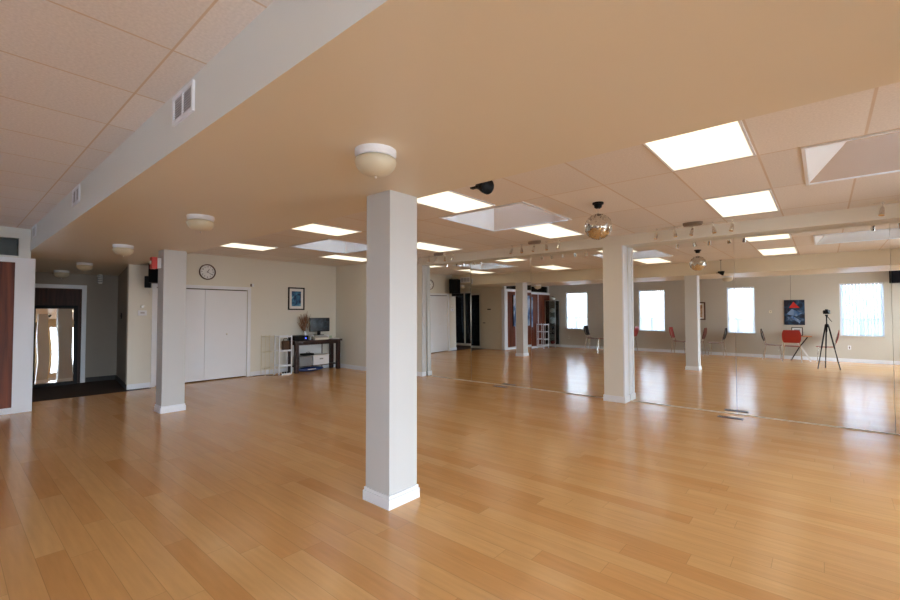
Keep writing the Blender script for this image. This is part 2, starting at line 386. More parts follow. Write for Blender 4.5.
# ceiling, mirror side (with skylight openings) and window side
SKYL = [(-7.57, -6.35), (-3.79, -2.57), (-.08, 1.14)]
bm = new_bm(); grid_wall(bm, 'z', ZC, .06, -10.1, XR + .1, 2.40, 7.5, [(a - .02, b + .02, 4.23, 5.48) for a, b in SKYL])
struct(obj('ceiling', bm, 'tiles'), 'white tiled ceiling over the mirror side')
struct(boxo('ceiling', 'tiles_left', -10.1, XR + .1, YW - .1, .90, ZC, ZC + .06), 'tiled ceiling over the window side')
# soffit carrying the columns, with the gently dropping hall ceiling
bm = new_bm(); box(bm, -10.0, XR + .1, .841, 2.49, 2.375, 2.71)
so = obj('trim_1', bm, 'cream'); so.data.materials.append(M['soffitside'])
for f in so.data.polygons:
    if f.normal.y < -.9: f.material_index = 1  # window-side face takes the daylit tone
struct(so, 'wide painted soffit running over the columns')
bm = new_bm(); hexa(bm, [(-11.9, .75, 2.255), (-10.0, .75, 2.375), (-10.0, 2.70, 2.375), (-11.9, 2.70, 2.255), (-11.9, .75, 2.6), (-10.0, .75, 2.6), (-10.0, 2.70, 2.6), (-11.9, 2.70, 2.6)])
struct(obj('ceiling', bm, 'cream'), 'low ceiling of the entrance hall')

# far wall with closet opening
CL0, CL1, CLH = 2.76, 4.55, 1.965
bm = new_bm(); grid_wall(bm, 'x', -10.0, -.1, 2.30, 7.5, 0, ZC, [(CL0, CL1, 0, CLH)])
struct(obj('wall_far', bm, 'wall'))
# mirror wall: flush part left of the mirrors, backing behind them
struct(boxo('wall_mirror_side', 'wall', -10.0, -7.15, 6.93, 7.5, 0, ZC), 'plain wall beside the desk')
struct(boxo('wall_mirror_backing', 'wall', -7.15, XR, 7.42, 7.5, 0, 2.53))
struct(boxo('trim_2', 'wall', -7.15, XR, 7.12, 7.5, 2.53, ZC), 'beige header beam above the mirrors')
# window wall
WINS = [(-8.19, -7.26), (-5.46, -4.54), (-2.60, -1.69), (.36, 1.29)]
WZ0, WZ1 = .755, 2.285
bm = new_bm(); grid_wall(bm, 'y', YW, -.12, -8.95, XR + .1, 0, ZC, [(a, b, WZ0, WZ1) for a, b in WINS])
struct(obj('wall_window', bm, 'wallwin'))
# right end wall
bm = new_bm(); grid_wall(bm, 'x', XR, .12, YW, 7.5, 0, ZC, [(a, b, .25, 2.35) for a, b in END_WIN])
struct(obj('wall_right', bm, 'cream'))
# panelled wall at the left end, on the window side
XP = -8.95
pw = sroot('wall_panelled', label='red brown wood panelled wall with white frame')
bm = new_bm(); grid_wall(bm, 'x', XP, -.1, YW, .85, 0, ZC, [(YW + .02, .72, 2.29, 2.55)]); obj('wall_core', bm, 'soffitside', pw)
boxo('wood_panel', 'wood', XP, XP + .012, YW, .685, .085, 2.19, pw)
bm = new_bm()
box(bm, XP, XP + .03, .685, .90, 0, 2.26); box(bm, XP - .1, XP, .85, .90, 0, 2.26); box(bm, XP, XP + .03, YW, .685, 2.19, 2.26); box(bm, XP, XP + .03, YW, .685, 0, .085)
obj('white_frame', bm, 'white', pw, .003)
bm = new_bm()
for y in (.08, -1.45): box(bm, XP + .012, XP + .022, y - .02, y + .02, .085, 2.19)
obj('joint_strip', bm, 'white', pw)
boxo('transom_glass', 'cabglass', XP - .06, XP - .05, YW + .03, .71, 2.30, 2.54, pw)
bm = new_bm(); box(bm, XP - .7, XP - .6, YW, .75, 0, ZC); box(bm, XP - .6, XP - .1, YW - .1, YW, 0, ZC); box(bm, XP - .6, XP - .1, .75, .80, 2.3, ZC)
obj('space_behind', bm, 'rail', pw)  # backing added to shut daylight out; its blue-grey shows through the transom
# entrance hall
struct(boxo('floor', 'carpet', -11.9, -9.83, .75, 2.65, -.1, .004), 'dark brown carpet of the entrance hall')
XB = -11.76
bm = new_bm(); box(bm, XB - .1, XB, .75, 2.62, 0, 2.40); struct(obj('wall_hall_back', bm, 'grey'))
bm = new_bm(); hexa(bm, [(-10.1, 2.30, 0), (-10.0, 2.30, 0), (-10.1, 2.42, 0), (-11.86, 2.62, 0), (-10.1, 2.30, 2.4), (-10.0, 2.30, 2.4), (-10.1, 2.42, 2.4), (-11.86, 2.62, 2.4)])
bm.free(); bm = new_bm()
hexa(bm, [(-11.80, 2.52, 0), (-10.08, 2.31, 0), (-10.08, 2.42, 0), (-11.80, 2.63, 0), (-11.80, 2.52, 2.4), (-10.08, 2.31, 2.4), (-10.08, 2.42, 2.4), (-11.80, 2.63, 2.4)])
struct(obj('wall_hall_right', bm, 'grey'))
bm = new_bm(); grid_wall(bm, 'y', .85, -.1, XB, XP - .1, 0, 2.5, [(-11.35, -10.05, .03, 2.15)])
struct(obj('wall_hall_left', bm, 'cream'))
# baseboards
def baseboard(name, pts_boxes, m='white'):
    bm = new_bm()
    for b in pts_boxes:
        box(bm, *b, 0, .085); x0, x1, y0, y1 = b
        box(bm, x0 + .003, x1 - .003, y0 + .003, y1 - .003, .085, .10)
    return struct(obj(name, bm, m))
baseboard('baseboard_far', [(-10.0, -9.982, 2.30, CL0 - .08), (-10.0, -9.982, CL1 + .08, 7.10)])
baseboard('baseboard_mirror_side', [(-9.982, -7.15, 6.912, 6.93)])
baseboard('baseboard_window', [(XP + .03, XR, YW, YW + .018)])
baseboard('baseboard_right', [(XR - .018, XR, YW + .018, 7.2)])
bm = new_bm(); box(bm, XB, XB + .015, 1.99, 2.50, .004, .10)
hexa(bm, [(-11.74, 2.495, .004), (-10.02, 2.29, .004), (-10.02, 2.31, .004), (-11.74, 2.515, .004), (-11.74, 2.495, .10), (-10.02, 2.29, .10), (-10.02, 2.31, .10), (-11.74, 2.515, .10)])
struct(obj('baseboard_hall', bm, 'darkbase'))
# ivory pilaster edge at left end of the mirrors + thin channel under the mirrors
c = thing('column', 'engaged pillar at the far left end of the mirrors, behind the nearest column', 'column', (-7.04, 7.21, 0))
boxo('shaft', 'wall', -.11, .09, -.09, .09, .1, 2.53, c, .002); boxo('edge_strip', 'column', .09, .105, -.088, .035, .1, 2.53, c); boxo('column_baseboard', 'white', -.12, .115, -.10, .037, 0, .1, c, .003)

# closet doors (bifold)
d1 = sroot('door_1', label='white bifold closet doors under the clock')
ws = (CL1 - CL0) / 2
for i in range(2):
    p = boxo('door_panel', 'door', -10.045, -10.012, CL0 + i * ws + .003, CL0 + (i + 1) * ws - .003, .02, CLH - .02, d1, .002)
    bm = new_bm(); ky = CL0 + (i + .5) * ws
    lathe(bm, [(0, 0), (.010, 0), (.009, .012), (.018, .022), (.018, .030), (0, .036)], 16, Matrix.Translation((-10.012, ky, .985)) @ Matrix.Rotation(PI / 2, 4, 'Y'))
    obj('door_knob', bm, 'ivory', p, smooth=True)
bm = new_bm()
box(bm, -10.0, -9.982, CL0 - .075, CL0, 0, CLH + .07); box(bm, -10.0, -9.982, CL1, CL1 + .075, 0, CLH + .07); box(bm, -10.0, -9.982, CL0, CL1, CLH, CLH + .07)
obj('casing', bm, 'white', d1, .003)
boxo('track', 'black', -10.05, -10.02, CL0 + .01, CL1 - .01, CLH - .018, CLH, d1)
bm = new_bm(); box(bm, -10.6, -10.55, CL0 - .1, CL1 + .1, 0, CLH + .1); box(bm, -10.55, -10.1, CL0 - .1, CL0 - .05, 0, CLH + .1); box(bm, -10.55, -10.1, CL1 + .05, CL1 + .1, 0, CLH + .1); box(bm, -10.55, -10.1, CL0 - .05, CL1 + .05, CLH + .05, CLH + .1); box(bm, -10.6, -9.84, CL0 - .1, CL1 + .1, -.1, -.001)
obj('closet_carcass', bm, 'grey', d1)  # unseen box, added to stop daylight leaking past the closet doors

# hall: brown door with white casing
d2 = sroot('door_2', label='brown wooden door in white casing at the hall end')
boxo('door_leaf', 'brown', XB, XB + .02, .90, 1.90, .01, 1.95, d2)
bm = new_bm(); box(bm, XB, XB + .045, 1.90, 1.975, .004, 2.03); box(bm, XB, XB + .045, .86, 1.90, 1.95, 2.03)
obj('casing', bm, 'white', d2, .003)
# hall: glazed door on its left side
d3 = sroot('door_3', label='dark glazed entrance door on the hall side')
boxo('glass_pane', 'darkglass', -11.33, -10.07, .80, .808, .05, 2.13, d3)
bm = new_bm()
for x in (-11.33, -10.72, -10.09): box(bm, x - .02, x + .02, .79, .845, .03, 2.15)
box(bm, -11.33, -10.07, .79, .845, .03, .09); box(bm, -11.33, -10.07, .79, .845, 2.09, 2.15)
obj('door_frame', bm, 'ivory', d3)
bm = new_bm(); box(bm, -12.0, -9.05, -.05, .0, 0, 2.7); box(bm, -12.0, -11.9, 0, .75, 0, 2.7); box(bm, -12.0, -9.05, 0, .75, 2.25, 2.3); box(bm, -12.0, -9.83, 0, .75, -.1, 0)
obj('light_stop_box', bm, 'darkbase', d3)  # near-black enclosure, added to keep daylight out behind the door glass
# hall: cream door between glazed door and white post
d4 = sroot('door_4', label='cream door with dark handle beside the white post')
boxo('door_leaf', 'cream', -9.95, -9.15, .85, .862, .01, 2.0, d4, .003)
bm = new_bm(); tube(bm, [(-9.90, .862, 1.0), (-9.90, .90, 1.0), (-9.80, .90, 1.0)], .012, 8); obj('door_handle', bm, 'black', d4)
boxo('door_plate', 'black', -9.72, -9.56, .862, .868, 1.50, 1.54, d4)

# ------------------------------------------------------------------ windows
def window(name, a, b, i, blind='sheer'):
    w = sroot(name, label='bright window with vertical blinds')
    bm = new_bm(); y0, y1 = YW - .10, YW - .05
    for x in (a, b - .035): box(bm, x, x + .035, y0, y1, WZ0, WZ1)
    for z in (WZ0, WZ1 - .035): box(bm, a + .035, b - .035, y0, y1, z, z + .035)
    zs = WZ0 + .46
    box(bm, a + .035, b - .035, y0, y1 - .01, zs, zs + .03)
    xm = (a + b) / 2
    box(bm, xm - .015, xm + .015, y0, y1 - .01, WZ0 + .035, zs)
    obj('window_frame', bm, 'white', w)
    boxo('window_pane', 'glass', a + .03, b - .03, y0 + .02, y0 + .026, WZ0 + .03, WZ1 - .03, w)
    boxo('window_sill', 'wallwin', a - .03, b + .03, YW - .05, YW + .03, WZ0 - .03, WZ0, w, .004)
    bm = new_bm(); n = 12; sw = (b - a - .06) / n; ang = math.radians(50 if blind == 'blind' else 28)
    for k in range(n):
        xc = a + .03 + sw * (k + .5); hw = sw * (.455 if blind == 'blind' else .495) / math.cos(ang); cx, sy = hw * math.cos(ang), hw * math.sin(ang)
        t = .0012
        z0, z1 = WZ0 + .03, WZ1 - .05
        hexa(bm, [(xc - cx, YW - .035 - sy * .5 - t, z0), (xc + cx, YW - .035 + sy * .5 - t, z0), (xc + cx, YW - .035 + sy * .5 + t, z0), (xc - cx, YW - .035 - sy * .5 + t, z0),
                  (xc - cx, YW - .035 - sy * .5 - t, z1), (xc + cx, YW - .035 + sy * .5 - t, z1), (xc + cx, YW - .035 + sy * .5 + t, z1), (xc - cx, YW - .035 - sy * .5 + t, z1)])
    obj('blind_slats', bm, blind, w)
    boxo('headrail', 'white', a + .01, b - .01, YW - .048, YW - .005, WZ1 - .05, WZ1 - .003, w)
for i, (a, b) in enumerate(WINS): window('window_%d' % (i + 1), a, b, i, 'blind' if i == 3 else 'sheer')
for i, (a, b) in enumerate(END_WIN):
    w = sroot('window_%d' % (i + 5)); bm = new_bm(); x0, x1 = XR + .03, XR + .08  # the first is an unseen window added for extra daylight
    for y in (a, b - .04): box(bm, x0, x1, y, y + .04, .25, 2.35)
    for z in (.25, 2.31): box(bm, x0, x1, a, b, z, z + .04)
    box(bm, x0, x1, a, b, .80, .83)
    obj('window_frame', bm, 'white', w); boxo('window_pane', 'glass', x0 + .02, x0 + .026, a + .03, b - .03, .28, 2.32, w)
# outside balcony railing
bm = new_bm(); box(bm, -9.5, 3, -3.62, -3.57, 1.22, 1.27); box(bm, -9.5, 3, -3.62, -3.57, .45, .49)
x = -9.5
while x < 3: box(bm, x, x + .03, -3.61, -3.58, .49, 1.22); x += .13
box(bm, -9.5, 3, -3.9, -2.6, .30, .40)
tag(obj('balcony_railing', bm, 'rail'), 'grey balcony railing outside the bright windows', 'railing')

# skylights
for i, (a, b) in enumerate(SKYL):
    w = sroot('window_%d' % (i + 8), label='square skylight well in the tiled ceiling'); bm = new_bm(); zt = 3.25; t = .02
    y0, y1 = 4.25, 5.46; sx = .45 if i == 2 else 0.0
    hexa(bm, [(a - t, y0, 2.70), (a, y0, 2.70), (a, y1, 2.70), (a - t, y1, 2.70), (a - t + sx, y0, zt), (a + sx, y0, zt), (a + sx, y1, zt), (a - t + sx, y1, zt)])
    box(bm, b, b + t, y0, y1, 2.70, zt)
    box(bm, a - t, b + t, y0 - t, y0, 2.70, zt); obj('skylight_shaft', bm, 'skyshaft', w)
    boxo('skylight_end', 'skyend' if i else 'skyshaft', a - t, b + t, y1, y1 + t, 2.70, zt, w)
    boxo('skylight_pane', 'skypane', a - t, b + t, y0 - t, y1 + t, zt, zt + .01, w)
    bm = new_bm()
    for bx in ((a - .025, a, y0 - .025, y1 + .025), (b, b + .025, y0 - .025, y1 + .025), (a, b, y0 - .025, y0), (a, b, y1, y1 + .025)): box(bm, *bx, 2.688, 2.70)
    obj('skylight_trim', bm, 'white', w)

# ------------------------------------------------------------------ columns
def column(x0, x1, y0, y1, label, ztop=2.375):
    cx, cy = (x0 + x1) / 2, (y0 + y1) / 2; hx, hy = (x1 - x0) / 2, (y1 - y0) / 2
    c = thing('column', label, 'column', (cx, cy, 0))
    boxo('shaft', 'column', -hx, hx, -hy, hy, .1, ztop, c, .004)
    bm = new_bm(); e = .016; box(bm, -hx - e, hx + e, -hy - e, hy + e, .0, .075); box(bm, -hx - e * .55, hx + e * .55, -hy - e * .55, hy + e * .55, .075, .10)
    obj('column_baseboard', bm, 'white', c, .003)
    return c
column(-2.732, -2.455, 2.175, 2.462, 'square cream column standing nearest, in the middle of the floor')
column(-7.53, -7.27, 2.09, 2.39, 'square cream column farther back, left, in front of the closet doors')
c = thing('column', 'engaged cream pillar between the mirrors with a white edge strip', 'column', (-2.60, 7.20, 0))
boxo('shaft', 'wall', -.165, .145, -.08, .215, .1, 2.53, c, .003)
bm = new_bm(); box(bm, .145, .168, -.082, -.02, .1, 2.53); box(bm, .145, .158, -.02, .145, .1, 2.53); obj('edge_strip', bm, 'white', c, .002)
boxo('column_baseboard', 'white', -.175, .180, -.095, .145, 0, .10, c, .003)

# ------------------------------------------------------------------ mirrors
seams = [(-6.93, -5.66, .013, -.010, 7.27), (-5.66, -4.22, .007, -.004, 7.293), (-4.22, -2.77, .001, 0, 7.302), (-2.44, -.955, -.007, 0, 7.35), (-.955, .618, 0, 0, 7.35), (.618, XR - .02, .005, 0, 7.355)]
mlab = ['tall wall mirror panel at far left, showing closet and hall', 'tall wall mirror panel second from left, showing the wood panelled wall',
        'tall wall mirror panel just left of the engaged pillar', 'tall wall mirror panel just right of the engaged pillar',
        'wide wall mirror panel showing the tripod and poster', 'wall mirror panel at the right edge of the picture']
for (a, b, th, ph, ym), lb in zip(seams, mlab):
    w = (b - a) / 2 - .0015
    o = thing('wall_mirror', lb, 'mirror')
    boxo('mirror_pane', 'mirror', -w, w, 0, .006, -1.228, 1.282, o)
    boxo('mirror_channel', 'cream', -w, w, -.004, .012, -1.241, -1.229, o)
    ax = Matrix.Rotation(th, 4, 'Z') @ Matrix.Rotation(-math.atan(ph), 4, 'X')
    ax.translation = Vector(((a + b) / 2, ym, 1.243)); o.matrix_world = ax

# ------------------------------------------------------------------ ceiling lights
def ceiling_light(x, y0, y1, lab):
    c = thing('ceiling_light', lab, 'ceiling light', (x, (y0 + y1) / 2, 2.70), group='recessed ceiling lights'); h = (y1 - y0) / 2
    bm = new_bm(); w, f = .285, .018
    for b in ((-w - f, -w, -h - f, h + f), (w, w + f, -h - f, h + f), (-w, w, -h - f, -h), (-w, w, h, h + f)): box(bm, *b, -.012, 0)
    obj('light_frame', bm, 'white', c)
    boxo('light_diffuser', 'diffuser', -w, w, -h, h, -.007, -.001, c)
names = {(-.684, 0): 'large bright rectangular ceiling light partly behind the soffit, upper right', (-.684, 1): 'bright rectangular ceiling light in the second row, farthest right',
         (-3.17, 0): 'bright ceiling light just right of the nearest column', (-3.17, 1): 'bright ceiling light left of the disco ball',
         (-5.66, 0): 'bright ceiling light left of the nearest column, before a skylight', (-5.66, 1): 'bright ceiling light just right of nearest column, above far track spots',
         (-8.2, 0): 'leftmost bright ceiling light, near the clock wall', (-8.2, 1): 'narrow-looking bright ceiling light nearest the desk corner',
         }
for (x, k), lb in names.items(): ceiling_light(x, *((3.0, 4.15) if k == 0 else (5.46, 6.62)), lb)
# dome lights on the soffit
def dome(x, y, z, lab):
    t = thing('dome_light', lab, 'ceiling light', (x, y, z), group='dome lights along the soffit')
    bm = new_bm(); lathe(bm, [(0, 0), (.118, 0), (.118, -.026), (.108, -.042), (0, -.042)], 40); obj('light_base', bm, 'white', t, smooth=False)
    bm = new_bm(); pr = [(.096, -.042), (.114, -.050), (.118, -.066), (.110, -.094), (.088, -.120), (.056, -.136), (.02, -.143), (0, -.144)]
    lathe(bm, pr, 40); obj('light_bowl', bm, 'bowl', t, smooth=True)
    bm = new_bm(); lathe(bm, [(0, -.141), (.006, -.142), (.008, -.151), (.004, -.159), (0, -.160)], 12); obj('finial', bm, 'metal', t, smooth=True)
dome(-1.93, 1.6, 2.375, 'nearest round dome light on the soffit, above the nearest column')
dome(-4.52, 1.6, 2.375, 'second round dome light on the soffit from the nearest column')
dome(-7.25, 1.6, 2.375, 'third round dome light on the soffit, left of the far column')
dome(-10.2, 1.68, 2.36, 'round dome light at the mouth of the entrance hall')
dome(-11.35, 1.52, 2.285, 'dark round dome light farthest back in the entrance hall')

# ------------------------------------------------------------------ vents
def vent(x, y, z, w, h, ny, lab, n=2):
    t = thing('air_vent', lab, 'vent', (x, y, z), 0 if ny < 0 else PI)
    bm = new_bm(); f = .022
    for b in ((-w / 2, -w / 2 + f, -h / 2, h / 2), (w / 2 - f, w / 2, -h / 2, h / 2), (-w / 2 + f, w / 2 - f, -h / 2, -h / 2 + f), (-w / 2 + f, w / 2 - f, h / 2 - f, h / 2)):
        box(bm, b[0], b[1], -.012, 0, b[2], b[3])
    for k in range(1, n): xx = -w / 2 + w * k / n; box(bm, xx - .006, xx + .006, -.012, 0, -h / 2 + f, h / 2 - f)
    obj('vent_frame', bm, 'white', t)
    boxo('vent_recess', 'ventdark', -w / 2 + f, w / 2 - f, -.003, 0, -h / 2 + f, h / 2 - f, t)
    bm = new_bm(); z = -h / 2 + f + .008
    while z < h / 2 - f - .006:
        hexa(bm, [(-w / 2 + f, -.010, z), (w / 2 - f, -.010, z), (w / 2 - f, -.003, z + .004), (-w / 2 + f, -.003, z + .004), (-w / 2 + f, -.010, z + .0015), (w / 2 - f, -.010, z + .0015), (w / 2 - f, -.003, z + .0055), (-w / 2 + f, -.003, z + .0055)]); z += .014
    obj('louvres', bm, 'ventdark', t)
vent(-2.635, .841, 2.59, .31, .165, -1, 'white air vent on the soffit face, nearest the viewer')
vent(-5.54, .841, 2.60, .33, .165, -1, 'white air vent on the soffit face, middle one')
vent(-8.50, .841, 2.61, .33, .165, -1, 'white air vent on the soffit face, farthest by the panelled wall')
vent(-9.40, 2.49, 2.50, .42, .18, 1, 'air vent on the soffit face seen in the mirror beside the speaker', 3)
def floor_register(x, y, lab):
    t = thing('floor_register', lab, 'floor vent', (x, y, 0), group=None); w, h = .15, .05
    bm = new_bm()
    for b in ((-w, w, -h, -h + .012), (-w, w, h - .012, h), (-w, -w + .012, -h, h), (w - .012, w, -h, h)): box(bm, *b, 0, .005)
    obj('register_frame', bm, 'rim', t); boxo('register_recess', 'black', -w + .012, w - .012, -h + .012, h - .012, 0, .001, t)
    bm = new_bm()
    for k in range(14): xx = -w + .024 + k * .0195; box(bm, xx, xx + .006, -h + .012, h - .012, .001, .004)
    obj('register_slats', bm, 'greybox', t)
floor_register(-4.83, 7.14, 'dark floor register before the mirrors, left one')
floor_register(-1.0, 7.075, 'dark floor register before the mirrors, right one')

# ------------------------------------------------------------------ track spots
def track(cx, y, xs, lab, canopy=True):
    t = thing('track_light', lab, 'track light', (cx, y, 0), group=None)
    x0, x1 = min(xs) - cx - .08, max(xs) - cx + .08
    bm = new_bm()
    for s in (-.02, .02): tube(bm, [(x0, s, 2.665), (x1, s, 2.665)], .0025, 6)
    obj('track_wire', bm, 'metal', t)
    bm = new_bm(); lathe(bm, [(0, 2.70), (.10, 2.70), (.10, 2.665), (.085, 2.650), (0, 2.645)], 32, Matrix.Diagonal((1.25, .6, 1, 1))); obj('canopy', bm, 'nickel', t)
    for k, x in enumerate(xs):
        dx = x - cx; tip = .02 if k % 2 else -.015
        bm = new_bm(); tube(bm, [(dx, 0, 2.66), (dx, .0, 2.61)], .006, 6); box(bm, dx - .008, dx + .008, -.026, .026, 2.655, 2.672)
        h = obj('spot_stem', bm, 'chrome', t)
        bm = new_bm(); d = Vector((tip, -.03, -.095)); p = Vector((dx, 0, 2.615))
        tube(bm, [p, p + d * .3, p + d], .013, 10, .027); obj('spot_head', bm, 'chrome', h)
track(-1.36, 6.78, [-1.825, -1.59, -1.36, -1.115, -.887], 'wire track with five small spots right of the engaged pillar')
track(-3.83, 6.75, [-4.29, -4.09, -3.83, -3.60, -3.36], 'wire track with five small spots left of the disco ball')
track(-6.15, 6.80, [-6.69, -6.42, -6.19, -5.96, -5.74], 'farthest wire track with five small spots beyond the nearest column')
track(.95, 6.78, [.523, .76, .99, 1.22, 1.45], 'wire track with small spots at the upper right edge')

# disco ball
t = thing('disco_ball', 'mirrored disco ball hanging from the tiled ceiling', 'disco ball', (-1.93, 4.85, 2.70))
bm = new_bm(); lathe(bm, [(0, 0), (.062, 0), (.062, -.018), (.046, -.022), (.040, -.055), (.025, -.066), (0, -.066)], 24); obj('motor_mount', bm, 'black', t)
bm = new_bm(); tube(bm, [(0, 0, -.06), (0, 0, -.13)], .0035, 6); lathe(bm, [(0, -.120), (.018, -.122), (.020, -.135), (0, -.136)], 16); obj('hanging_rod', bm, 'metal', t)
bm = new_bm(); bmesh.ops.create_uvsphere(bm, u_segments=44, v_segments=24, radius=.148)
bmesh.ops.translate(bm, verts=bm.verts[:], vec=(0, 0, -.275))
bmesh.ops.split_edges(bm, edges=bm.edges[:])
for f in bm.faces:
    cf = f.calc_center_median(); ax_ = Vector((random.uniform(-1, 1), random.uniform(-1, 1), random.uniform(-1, 1))).normalized()
    bmesh.ops.rotate(bm, verts=f.verts[:], cent=cf, matrix=Matrix.Rotation(random.gauss(0, .17), 3, ax_))
obj('mirror_ball', bm, 'ball', t, recalc=False)

# pin spot by the soffit edge
t = thing('pin_spot', 'small black spotlight hanging at the soffit edge', 'spotlight', (-1.88, 2.58, 2.70))
bm = new_bm(); tube(bm, [(-.03, .02, 0), (-.03, .02, -.31)], .004, 6); box(bm, -.05, -.01, 0.0, .04, -.012, 0); obj('hanger', bm, 'black', t)
bm = new_bm(); lathe(bm, [(0, -.09), (.022, -.088), (.030, -.05), (.050, .0), (.058, .04), (.052, .04), (.045, .03), (0, .02)], 24, Matrix.Translation((-.01, .02, -.315)) @ Matrix.Rotation(math.radians(105), 4, Vector((.3, 1, 0)))); obj('lamp_can', bm, 'black', t, smooth=True)
bm = new_bm(); tube(bm, [(-.065, .02, -.31), (-.03, .02, -.28), (.0, .02, -.31)], .006, 6); box(bm, -.13, -.06, .0, .035, -.315, -.305); obj('bracket', bm, 'black', t)

# ------------------------------------------------------------------ far wall things
def text_mesh(bm, s, size, mtx):
    cu = bpy.data.curves.new('numeral_text', 'FONT'); cu.body = s; cu.size = size; cu.align_x = 'CENTER'; cu.align_y = 'CENTER'; cu.extrude = .0006
    o = bpy.data.objects.new('numeral_text', cu); COL.objects.link(o)
    dg = bpy.context.evaluated_depsgraph_get(); me = bpy.data.meshes.new_from_object(o.evaluated_get(dg))
    me.transform(mtx); bm.from_mesh(me); bpy.data.objects.remove(o); bpy.data.curves.remove(cu); bpy.data.meshes.remove(me)
t = thing('wall_clock', 'round white wall clock with brown rim above the closet doors', 'clock', (-10.0, 3.685, 2.325), rot=(PI / 2, 0, PI / 2))
bm = new_bm(); lathe(bm, [(.145, 0), (.165, 0), (.168, .02), (.160, .034), (.147, .03), (.145, .012)], 48); obj('rim', bm, 'rim', t, smooth=True)
bm = new_bm(); lathe(bm, [(0, .002), (.147, .002), (.147, .012), (0, .012)], 48); obj('face', bm, 'paper', t)
bm = new_bm()
for k in range(1, 13):
    a = PI / 2 - k * PI / 6; text_mesh(bm, str(k), .045, Matrix.Translation((.112 * math.cos(a), .112 * math.sin(a), .0135)))
for k in range(60):
    a = k * PI / 30; r1, r2 = .134, .142; c, s = math.cos(a), math.sin(a); w = .0012
    v = [bm.verts.new(q) for q in ((r1 * c - w * s, r1 * s + w * c, .0135), (r1 * c + w * s, r1 * s - w * c, .0135), (r2 * c + w * s, r2 * s - w * c, .0135), (r2 * c - w * s, r2 * s + w * c, .0135))]
    bm.faces.new(v)
obj('numerals', bm, 'black', t, recalc=False)
for nm, a, L, w in (('hour_hand', math.radians(60), .070, .005), ('minute_hand', math.radians(-30), .105, .0035)):
    bm = new_bm(); box(bm, -.015, L, -w, w, .015, .017); bmesh.ops.rotate(bm, verts=bm.verts[:], matrix=Matrix.Rotation(a, 3, 'Z')); obj(nm, bm, 'black', t)

def framed(name, lab, cat, loc, rot, w, h, fw, art, mat_w=.05, fm='black'):
    t = thing(name, lab, cat, loc, rot=rot); bm = new_bm()
    for b in ((-w / 2, w / 2, h / 2 - fw, h / 2), (-w / 2, w / 2, -h / 2, -h / 2 + fw), (-w / 2, -w / 2 + fw, -h / 2 + fw, h / 2 - fw), (w / 2 - fw, w / 2, -h / 2 + fw, h / 2 - fw)): box(bm, b[0], b[1], b[2], b[3], 0, .025)
    obj('picture_frame', bm, fm, t)
    boxo('picture_mat', 'paper', -w / 2 + fw, w / 2 - fw, -h / 2 + fw, h / 2 - fw, 0, .010, t)
    q = fw + mat_w; boxo('artwork', art, -w / 2 + q, w / 2 - q, -h / 2 + q, h / 2 - q, .010, .012, t); return t
framed('framed_picture', 'black framed blue picture with white mat above the desk', 'picture', (-10.0, 5.76, 1.80), (PI / 2, 0, PI / 2), .44, .56, .030, 'sea', .065)
t = thing('thermostat', 'small white thermostat with dark display left of the closet', 'thermostat', (-10.0, 2.525, 1.45))
bm = new_bm(); box(bm, 0, .025, -.072, .072, -.05, .05); obj('thermostat_body', bm, 'white', t, .006)
boxo('display', 'ventdark', .025, .027, -.035, .035, -.012, .020, t)
t = thing('round_thermostat', 'round white dial above the thermostat', 'thermostat', (-10.0, 2.53, 1.575), rot=(0, PI / 2, 0))
bm = new_bm(); lathe(bm, [(0, 0), (.038, 0), (.038, .012), (.030, .022), (0, .024)], 28); obj('dial_body', bm, 'ivory', t)
bm = new_bm(); lathe(bm, [(0, .024), (.018, .024), (.016, .030), (0, .031)], 20); obj('dial_knob', bm, 'metal', t)
t = thing('door_sensor', 'tiny white sensor at the upper right corner of the closet casing', 'sensor', (-10.0, 4.66, 2.085))
boxo('sensor_body', 'white', 0, .03, -.025, .025, -.035, .035, t, .006); boxo('sensor_side', 'rim', .0, .02, -.045, -.026, -.03, .03, t)
t = thing('wall_outlet', 'white outlet plate low on the wall right of the desk', 'outlet', (-9.80, 6.93, .32))
boxo('cover_plate', 'white', -.037, .037, -.008, 0, -.058, .058, t, .002)
bm = new_bm(); box(bm, -.016, .016, -.035, -.008, -.012, .03); obj('plug', bm, 'white', t, .004)
# fire alarm on the far column
t = thing('fire_alarm', 'red fire alarm on white backbox near the top of the far column', 'alarm', (-7.43, 2.09, 2.18))
boxo('backbox', 'white', -.05, .05, -.05, 0, -.075, .075, t, .004); boxo('alarm_housing', 'redplastic', -.055, .055, -.12, -.05, -.085, .085, t, .006)
boxo('strobe', 'ivory', -.025, .025, -.13, -.12, -.02, .03, t, .003)
# speaker on far wall
def speaker(lab, loc, rz, w, d, h, tilt=0.0):
    t = thing('wall_speaker', lab, 'speaker', loc, rz)
    c = boxo('speaker_cabinet', 'black', -d / 2, d / 2, -w / 2, w / 2, -h / 2, h / 2, t, .008)
    boxo('speaker_grille', 'blackfab', d / 2, d / 2 + .008, -w / 2 + .012, w / 2 - .012, -h / 2 + .012, h / 2 - .012, t, .003)
    return t
s1 = speaker('black loudspeaker mounted high beside the hall opening', (-9.70, 2.72, 2.275), -.35, .33, .30, .50)
bm = new_bm(); box(bm, -.20, -.15, -.03, .03, -.15, .0); box(bm, -.16, -.02, -.24, -.14, -.34, -.12); tube(bm, [(-.17, 0, -.10), (-.12, -.10, -.20), (-.08, -.20, -.24)], .014, 8); obj('wall_bracket', bm, 'black', s1)
bm = new_bm(); tube(bm, [(-.10, -.19, -.33), (-.11, -.18, -.42), (-.16, -.15, -.50), (-.18, -.17, -.40)], .005, 6); obj('speaker_cable', bm, 'ivory', s1)
